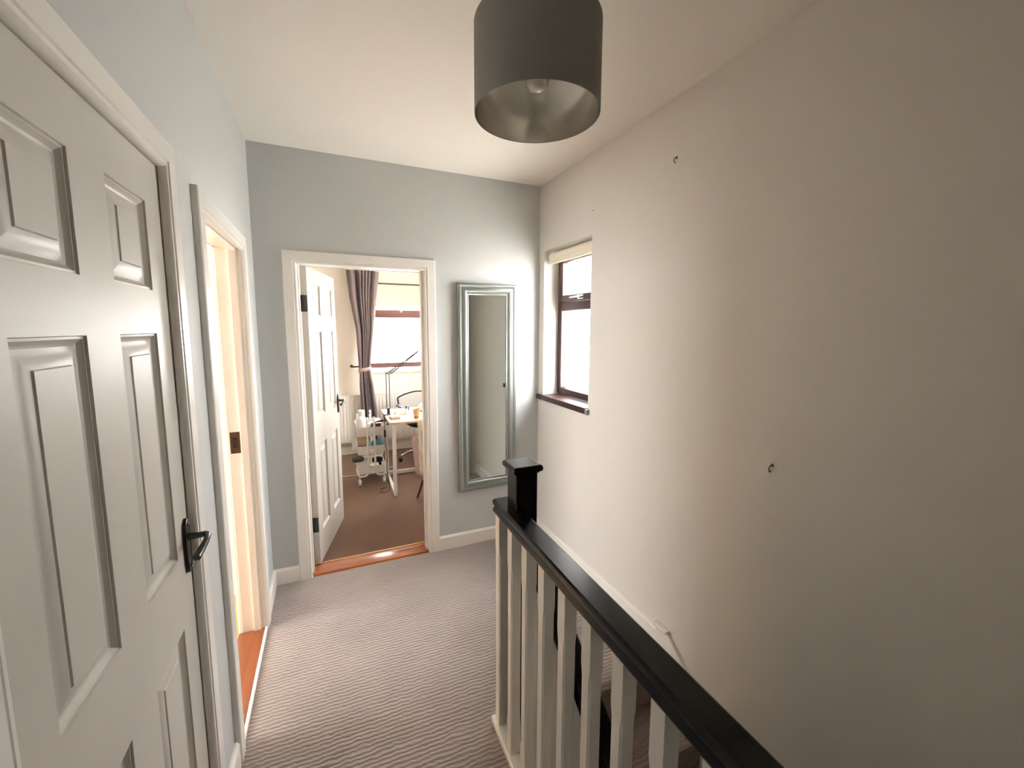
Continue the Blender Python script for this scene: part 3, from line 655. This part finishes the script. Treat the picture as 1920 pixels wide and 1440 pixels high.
bottle('bottle', 'big white plastic bottle, tallest thing on the trolley', TX-.080, TY-.110, .500, [(.044, 0), (.047, .01), (.047, .150), (.040, .175), (.026, .190), (.025, .205)], WH, cap=([(.029, .202), (.030, .206), (.030, .248), (.026, .252), (.001, .252)], WH))
bottle('bottle', 'white pot beside the big bottle on the trolley top tier', TX-.100, TY+.02, .500, [(.030, 0), (.031, .13), (.026, .15), (.020, .155)], WH, cap=([(.023, .154), (.023, .185), (.001, .186)], WH))
bottle('pump_bottle', 'clear pump bottle standing behind the dark red boxes', TX+.020, TY+.075, .500, [(.026, 0), (.028, .01), (.028, .11), (.012, .135), (.010, .145)], CLEAR, cap=([(.012, .143), (.012, .165), (.005, .168), (.005, .19), (.012, .192), (.012, .205), (.001, .206)], WH))
b = MB(); b.box(-.075, .06, -.04, .05, 0, .006); b.box(-.075, .06, -.04, .05, .006, .010)
t = thing('tray', 'flat white tray lying across the trolley top tier', 'tray', (TX+.045, TY+.02, .592)); MB().loft([[(x, y, z) for x, y, _ in rrect(.07, .13, .015, 0)] for z in (0, .004)]).build('tray_base', WH, t); MB().tube([(x, y, .010) for x, y, _ in rrect(.068, .128, .015, 0)], .005, n=6, closed=True).build('tray_rim', WH, t)
for k, (dx_, dy_, h_, lab) in enumerate(((.030, -.150, .135, 'left of two dark red boxes at the front of the trolley top tier'), (.078, -.148, .125, 'right of two dark red boxes at the front of the trolley top tier'))):
    tag(MB().box(-.022, .022, -.022, .022, 0, h_-.012).build('small_box', DRED, bevel=.003), lab, 'box').location = (TX+dx_, TY+dy_, .500)
t = thing('hair_clippers', 'small black device lying on the corner of the trolley top tier', 'device', (TX+.10, TY-.120, .614), .5)
MB().tube([(-.06, 0, .012), (-.02, 0, .014), (.03, 0, .012), (.055, 0, .020)], [.006, .009, .012, .013], n=10).build('device_body', BPLAST, t)
# middle tier
bottle('bottle', 'teal bottle with black cap on the trolley middle tier', TX+.055, TY-.115, .310, [(.040, 0), (.042, .02), (.042, .10), (.030, .125), (.013, .135)], TEAL, cap=([(.015, .133), (.015, .165), (.001, .166)], BPLAST))
bottle('bottle', 'pale blue bottle at the right of the trolley middle tier', TX+.103, TY-.058, .310, [(.026, 0), (.028, .02), (.028, .13), (.018, .15), (.010, .155)], SKYB, cap=([(.012, .153), (.012, .17), (.001, .171)], WH))
bottle('bottle', 'pale blue bottle between the trolley uprights', TX-.016, TY-.142, .310, [(.026, 0), (.028, .02), (.028, .10), (.018, .13), (.010, .14)], SKYB, cap=([(.012, .138), (.012, .168), (.001, .169)], mat('violet_cap', (.25, .2, .4), .4)))
tag(MB().loft([[(x, y, z) for x, y, _ in rrect(.050, .085, .012, 0)] for z in (0, .045)]).build('small_box', KRAFT, bevel=.003), 'tan box at the left of the trolley middle tier', 'box').location = (TX-.070, TY-.07, .402)
tag(MB().loft([[(x, y, z) for x, y, _ in rrect(.052, .080, .012, 0)] for z in (0, .080)]).build('small_box', PINKM, bevel=.003), 'dusty pink box under the tan box on the trolley', 'box').location = (TX-.068, TY-.07, .311)
t = thing('paper_packet', 'crumpled white packet hanging over the left rim of the trolley', 'packet', (TX-.150, TY-.15, .365), .3)
MB().loft([[(-.028, -.012, z), (.022, -.016+.004*s_, z), (.026, .012, z), (-.024, .014-.003*s_, z)] for s_, z in ((0, 0), (1, .025), (-1, .055), (0, .075))]).build('packet_body', WH, t)
# bottom tier
t = thing('plastic_tub', 'white lidded tub on the left of the trolley bottom tier', 'tub', (TX-.065, TY-.10, .115)); MB().loft([[(x, y, z) for x, y, _ in rrect(w_, w_+.01, .012, 0)] for z, w_ in ((0, .045), (.10, .052))]).build('tub_body', WH, t); MB().loft([[(x, y, z) for x, y, _ in rrect(.057, .067, .012, 0)] for z in (.10, .125)]).build('lid', WH, t)
t = thing('hair_dryer', 'black hairdryer lying on the right of the trolley bottom tier', 'hairdryer', (TX+.060, TY-.11, .165)); MB().tube([(-.05, 0, .06), (0, 0, .062), (.05, 0, .06)], [.022, .030, .024], n=14).build('barrel', BPLAST, t); MB().tube([(.02, 0, .05), (.035, .01, -.03), (.04, .012, -.045)], [.014, .013, .012], n=10).build('grip', BPLAST, t)
t = thing('fabric_pouch', 'dark grey pouch hanging out of the left of the trolley bottom tier', 'pouch', (TX-.128, TY-.15, .245)); MB().loft([[(x*1.0, y, z) for x, y, _ in rrect(w_, .045, .02, 0)] for z, w_ in ((0, .04), (.012, .055), (.028, .055), (.036, .035))]).build('pouch_body', mat('dark_grey_cloth', (.07, .06, .055), .9), t)

# ------------------------------------------------------------------ table
tb = thing('table', 'light wood table with white metal frame legs in the bedroom', 'table')
TX0, TX1, TY0, TY1, TZ = .845, 1.86, 3.835, 4.500, .712
b = MB(); b.loft([[(x+(TX0+TX1)/2, y+(TY0+TY1)/2, z) for x, y, _ in rrect((TX1-TX0)/2, (TY1-TY0)/2, .02, 0)] for z in (TZ-.020, TZ)]); b.build('tabletop', BIRCH, tb, bevel=.003)
for xx in (.888, 1.815):
    for yy_ in (3.884, 4.465):
        MB().box(xx-.016, xx+.016, yy_-.016, yy_+.016, 0, TZ-.021).build('leg', WMETAL, tb, bevel=.002)
    MB().box(xx-.014, xx+.014, 3.901, 4.448, .002, .030).build('side_rail', WMETAL, tb, bevel=.002)
    MB().box(xx-.014, xx+.014, 3.901, 4.448, TZ-.050, TZ-.021).build('side_rail', WMETAL, tb, bevel=.002)
b = MB(); b.box(.905, 1.798, 4.455, 4.478, .005, .045); b.build('stretcher', WMETAL, tb, bevel=.002)
# clamp lamp
lm = thing('desk_lamp', 'dark double-arm clamp lamp rising from the left edge of the table', 'lamp')
lx, ly = .885, 4.20
b = MB(); b.box(lx-.05, lx+.02, ly-.02, ly+.02, TZ+.001, TZ+.010); b.box(lx-.05, lx-.042, ly-.02, ly+.02, TZ-.06, TZ+.010); b.box(lx-.05, lx+.0, ly-.018, ly+.018, TZ-.062, TZ-.054); b.tube([(lx-.012, ly, TZ-.09), (lx-.012, ly, TZ-.023)], .005, n=8); b.lathe([(.012, 0), (.014, .005), (.012, .01)], (lx-.012, ly, TZ-.10), 12)
b.build('clamp', GREYM, lm, bevel=.001)
b = MB(); b.tube([(lx, ly, TZ+.010), (lx, ly, TZ+.07)], [.016, .012], n=12); b.build('socket', IRON, lm)
b = MB()
for dx_ in (-.014, .016): b.tube([(lx+dx_, ly, TZ+.055), (lx+dx_, ly, 1.128-(.012 if dx_ > 0 else 0))], .0042, n=8)
b.build('lower_arm', GREYM, lm)
b = MB(); b.tube([(lx-.014, ly, 1.128), (lx+.034, ly, 1.150)], .0045, n=8); b.tube([(lx+.016, ly, 1.116), (lx+.034, ly, 1.150)], .0045, n=8); b.tube([(lx+.016, ly, 1.116), (lx-.014, ly, 1.128)], .0045, n=8); b.tube([(lx-.014, ly, 1.128), (lx-.036, ly, 1.150)], .002, n=6); b.build('elbow', GREYM, lm)
b = MB()
for dz in (0, -.020): b.tube([(lx+.032, ly, 1.148+dz*1.3), (1.188, ly, 1.340+dz*.4)], .0065, n=8)
b.build('upper_arm', GREYM, lm)
b = MB(); b.tube([(1.186, ly, 1.345), (1.205, ly, 1.328), (1.225, ly, 1.31)], .006, n=8); b.build('swivel', GREYM, lm)
b = MB(); b.tube([(1.310+.09*math.cos(t), ly-.02+.03*math.sin(t), 1.26+.085*math.sin(t)) for t in [2*PI*j/32 for j in range(32)]], .014, n=10, closed=True); b.build('ring_head', IRON, lm)
b = MB(); b.tube([(lx-.02, ly, TZ-.055), (.832, 4.12, .70), (.826, 4.05, .66), (.822, 4.02, .60), (.824, 4.02, .50), (.835, 4.0, .36), (.828, 4.0, .22), (.850, 3.99, .08), (.845, 3.99, .012), (.80, 3.97, .008), (.76, 4.00, .008), (.775, 4.08, .008), (.83, 4.10, .008)], .0032, n=6); b.build('cable', BPLAST, lm)
b = MB(); b.box(-.009, .009, -.007, .007, -.035, .035); o = b.build('inline_switch', BPLAST, lm, bevel=.003); o.location = (.8235, 4.02, .57)
# things on the table
t = thing('wooden_box', 'low tan box at the left end of the tabletop', 'box', (.915, 4.00, TZ+.0005), .15); MB().box(-.045, .045, -.04, .04, 0, .018).build('box_body', KRAFT, t, bevel=.003); MB().box(-.046, .046, -.041, .041, .0185, .026).build('lid', mat('pale_lid', (.75, .66, .55), .6), t, bevel=.003)
t = thing('tissue_stack', 'white stack of tissues near the lamp clamp on the table', 'tissues', (1.00, 4.22, TZ+.0005), .1); MB().loft([[(x, y, z) for x, y, _ in rrect(.055, .04, .006, 0)] for z in (0, .03)]).build('stack_body', WH, t, bevel=.004)
t = thing('cup', 'tan paper cup with dark band on the tabletop', 'cup', (1.108, 3.93, TZ+.0005)); MB().lathe([(.022, 0), (.024, .002), (.034, .088), (.035, .09), (.032, .088), (.022, .006), (.001, .005)], (0, 0, 0), 24).build('cup_wall', mat('tan_paper_cup', (.52, .33, .19), .6), t); MB().lathe([(.0255, .012), (.0265, .024), (.0262, .024), (.0252, .012)], (0, 0, 0), 24).build('cup_band', DKRED, t)
bottle('bottle', 'small white bottle with grey cap standing mid-table', 1.045, 4.12, TZ+.0005, [(.014, 0), (.015, .004), (.015, .055), (.008, .065)], WH, cap=([(.009, .064), (.009, .095), (.001, .096)], GREYM), n=14)
bottle('bottle', 'tiny clear bottle beside the white bottle on the table', 1.075, 4.17, TZ+.0005, [(.011, 0), (.012, .004), (.012, .035), (.006, .042)], CLEAR, cap=([(.007, .042), (.006, .075), (.001, .076)], GREYM), n=14)
t = thing('nail_file', 'grey file lying on the tabletop behind the cup', 'file', (1.05, 4.33, TZ+.0005), .1); MB().loft([[(x, y, z) for x, y, _ in rrect(.06, .010, .009, 0)] for z in (0, .006)]).build('file_body', GREYM, t)
t = thing('uv_nail_lamp', 'white domed device on the back of the tabletop', 'device', (1.30, 4.30, TZ+.0005)); MB().lathe([(.10, 0), (.105, .01), (.10, .045), (.075, .075), (.03, .09), (.001, .093)], (0, 0, 0), 32).build('dome', WPLAST, t); MB().tube([(.105*math.cos(a_), .105*math.sin(a_), .006) for a_ in [2*PI*j/32 for j in range(32)]], .005, n=6, closed=True).build('base_ring', GREYM, t)

# ------------------------------------------------------------------ office chair
oc = thing('office_chair', 'black swivel office chair with pale backrest behind the table', 'chair', (1.37, 4.86, 0), .15)
rings = []
for z, k in ((.430, .55), (.445, .85), (.470, .98), (.495, 1.0), (.515, .95), (.522, .80)):
    rings.append([(x, y, z+.012*((x/.24)**2)) for x, y, _ in rrect(.245*k, .235*k, .09*k, 0, 7)])
MB().loft(rings).build('seat', BPLAST, oc, ang=60)
b = MB(); b.tube([(0, 0, .43), (0, 0, .12)], [.024, .028], n=16); b.lathe([(.05, .0), (.05, .03), (.03, .05)], (0, 0, .085), 20); b.build('gas_lift', CHROME, oc)
for k in range(5):
    t = k*2*PI/5+2.95; p = [(.04*math.cos(t), .04*math.sin(t), .125), (.16*math.cos(t), .16*math.sin(t), .118), (.275*math.cos(t), .275*math.sin(t), .075)]
    lg = MB().tube(p, [.018, .015, .012], n=10).build('leg', CHROME, oc)
    MB().lathe([(.010, -.020), (.026, -.018), (.027, 0), (.026, .018), (.010, .020)], (.285*math.cos(t), .285*math.sin(t), .027), 16, 'x').build('caster', BPLAST, lg)
b = MB(); b.tube([(-.24+.48*u, .235-.05*math.sin(PI*u), .735+.075*math.sin(PI*u)**.8 if 0 < u < 1 else .735) for u in [j/16 for j in range(17)]], .010, n=8)
b.tube([(-.24, .235, .735), (-.225, .24, .64), (-.19, .235, .57), (-.08, .22, .55), (.08, .22, .55), (.19, .235, .57), (.225, .24, .64), (.24, .235, .735)], .010, n=8); b.tube([(0, .05, .45), (0, .22, .46), (0, .24, .60)], .013, n=8); b.build('back_frame', BPLAST, oc)
rows = []
for i in range(9):
    v = i/8; row = []
    for j in range(17):
        u = j/16; zt = .735+.075*(math.sin(PI*u)**.8 if 0 < u < 1 else 0); wv = 1-.12*(1-v)
        row.append(((-.24+.48*u)*wv, .237-.045*math.sin(PI*u)*v, .552*(1-v)+zt*v))
    rows.append(row)
o = MB().loft(rows, closed=False, cap=False).build('backrest', mat('pale_mesh_fabric', (.66, .64, .60), .8), oc); so = o.modifiers.new('thick', 'SOLIDIFY'); so.thickness = .006
for s_ in (-1, 1):
    MB().tube([(s_*.20, -.02, .46), (s_*.27, -.02, .50), (s_*.275, -.02, .60), (s_*.275, .02, .655)], .010, n=8).build('armrest_post', BPLAST, oc); MB().box(s_*.275-.022, s_*.275+.022, -.12, .12, .656, .678).build('armrest', BPLAST, oc, bevel=.008)

# ------------------------------------------------------------------ tub chair with throw, half hidden by the door jamb
fc = thing('tub_chair', 'dusty pink tub chair on splayed red-brown legs at the near side of the table', 'chair', (1.300, 3.56, 0))
PINKF = mat('dusty_pink_boucle', (.40, .30, .27), .95, spec=.1, bump=(120, .6, .004), var=(30, .08))
rings = []
for z, k in ((.300, .80), (.330, .97), (.40, 1.0), (.44, .97), (.455, .85)): rings.append([(x, y, z) for x, y, _ in rrect(.235*k, .22*k, .10*k, 0, 7)])
MB().loft(rings).build('seat', PINKF, fc, ang=60)
def shell(off, z):
    out = []
    for j in range(25):
        t = PI+.25+(PI-.5)*j/24; out.append(((.262+off)*math.cos(t), (.245+off)*math.sin(t), z))
    return out
rings = []
rows = []
for i in range(9):
    v = i/8; row = []
    for j in range(25):
        t = PI-.35+(PI+.7)*j/24; edge = math.sin(PI*j/24)**.6 if 0 < j < 24 else 0
        zt = .50+.27*edge; r_ = 1+.10*v
        row.append((.255*r_*math.cos(t), .235*r_*math.sin(t), .28*(1-v)+zt*v))
    rows.append(row)
o = MB().loft(rows, closed=False, cap=False).build('backrest', PINKF, fc, ang=180); so = o.modifiers.new('thick', 'SOLIDIFY'); so.thickness = .045; so.offset = 0
for sx_, sy in ((-1, -1), (1, -1), (-1, 1), (1, 1)):
    MB().tube([(sx_*.15, sy*.13, .31), (sx_*.235, sy*.19+(.0 if sy < 0 else 0), .0)], [.016, .010], n=12).build('leg', REDW, fc)
t = thing('throw', 'cream fur throw draped over the pink tub chair', 'throw', (1.300, 3.56, 0))
rows = []
for i in range(13):
    v = i/12; row = []
    for j in range(17):
        tt = PI+.42+(1.35)*j/16; rad = .302+.010*math.sin(j*1.9)+.004*math.sin(i*2.1+j)
        zt = .795-.02*(j/16)
        z_ = zt-(.42+.05*math.sin(j*.8))*v
        row.append((rad*(1.0-.03*v)*math.cos(tt), rad*.93*(1.0-.03*v)*math.sin(tt), z_))
    rows.append(row)
inner = [[(p[0]*.80, p[1]*.80, p[2]+.0) for p in rows[0]], [(p[0]*.90, p[1]*.90, p[2]+.018) for p in rows[0]]]
o = MB().loft(inner+rows, closed=False, cap=False).build('throw_cloth', mat('cream_fur', (.66, .56, .42), .95, spec=.1, bump=(160, .8, .006), var=(14, .12)), t, ang=180); so = o.modifiers.new('thick', 'SOLIDIFY'); so.thickness = .010
# floor cable in the bedroom
b = MB(); b.tube([(.30, 4.62, .004), (.50, 4.60, .004), (.62, 4.585, .004), (.75, 4.66, .004), (1.0, 4.74, .004)], .0035, n=6); tag(b.build('floor_cable', WPLAST), 'thin white cable lying across the brown bedroom carpet', 'cable')

# ------------------------------------------------------------------ outside
GROUND = mat('pale_gravel', (.45, .44, .42), .9, var=(3, .1))
b = MB(); b.box(-60, 60, -60, 80, -2.95, -2.9); S(b.build('ground_outside', GROUND, smooth=False))
fnc = thing('garden_wall', 'pale garden wall with a row of coping blocks beyond the bedroom window', 'wall')
MB().box(-12, 16, 16, 16.2, -2.9, .60).build('wall_panel', mat('pale_render', (.72, .72, .70), .9), fnc, smooth=False)
cp = None
for k in range(60):
    if cp is None: cp = MB().box(0, .24, 15.97, 16.23, .60, .98).build('coping_block', mat('grey_coping', (.35, .36, .38), .9), fnc, smooth=False); o = cp
    else: o = cp.copy(); COL.objects.link(o); o.parent = fnc
    o.location = (-10+k*.42, 0, 0)
te = thing('bare_tree', 'leafless tree seen through the bedroom window', 'tree', (5.2, 24, -2.9))
TREEM = mat('bark_grey_brown', (.20, .17, .15), .9)
b = MB()
def branch(p, d, l, r, lv):
    q = p+d*l; b.tube([p, p+d*l*.5+Vector((random.uniform(-.05, .05), 0, 0))*l, q], [r, r*.8, r*.6], n=6)
    if lv == 0: return
    for k in range(3 if lv > 1 else 4):
        nd = (d+Vector((random.uniform(-.75, .75), random.uniform(-.6, .6), random.uniform(-.1, .5)))).normalized(); branch(p+d*l*random.uniform(.55, 1), nd, l*random.uniform(.55, .75), r*.55, lv-1)
branch(Vector((0, 0, 0)), Vector((0, 0, 1)), 3.0, .14, 0)
branch(Vector((0, 0, 2.9)), Vector((0.05, 0, 1)).normalized(), 1.6, .11, 5)
b.build('trunk_and_branches', TREEM, te)
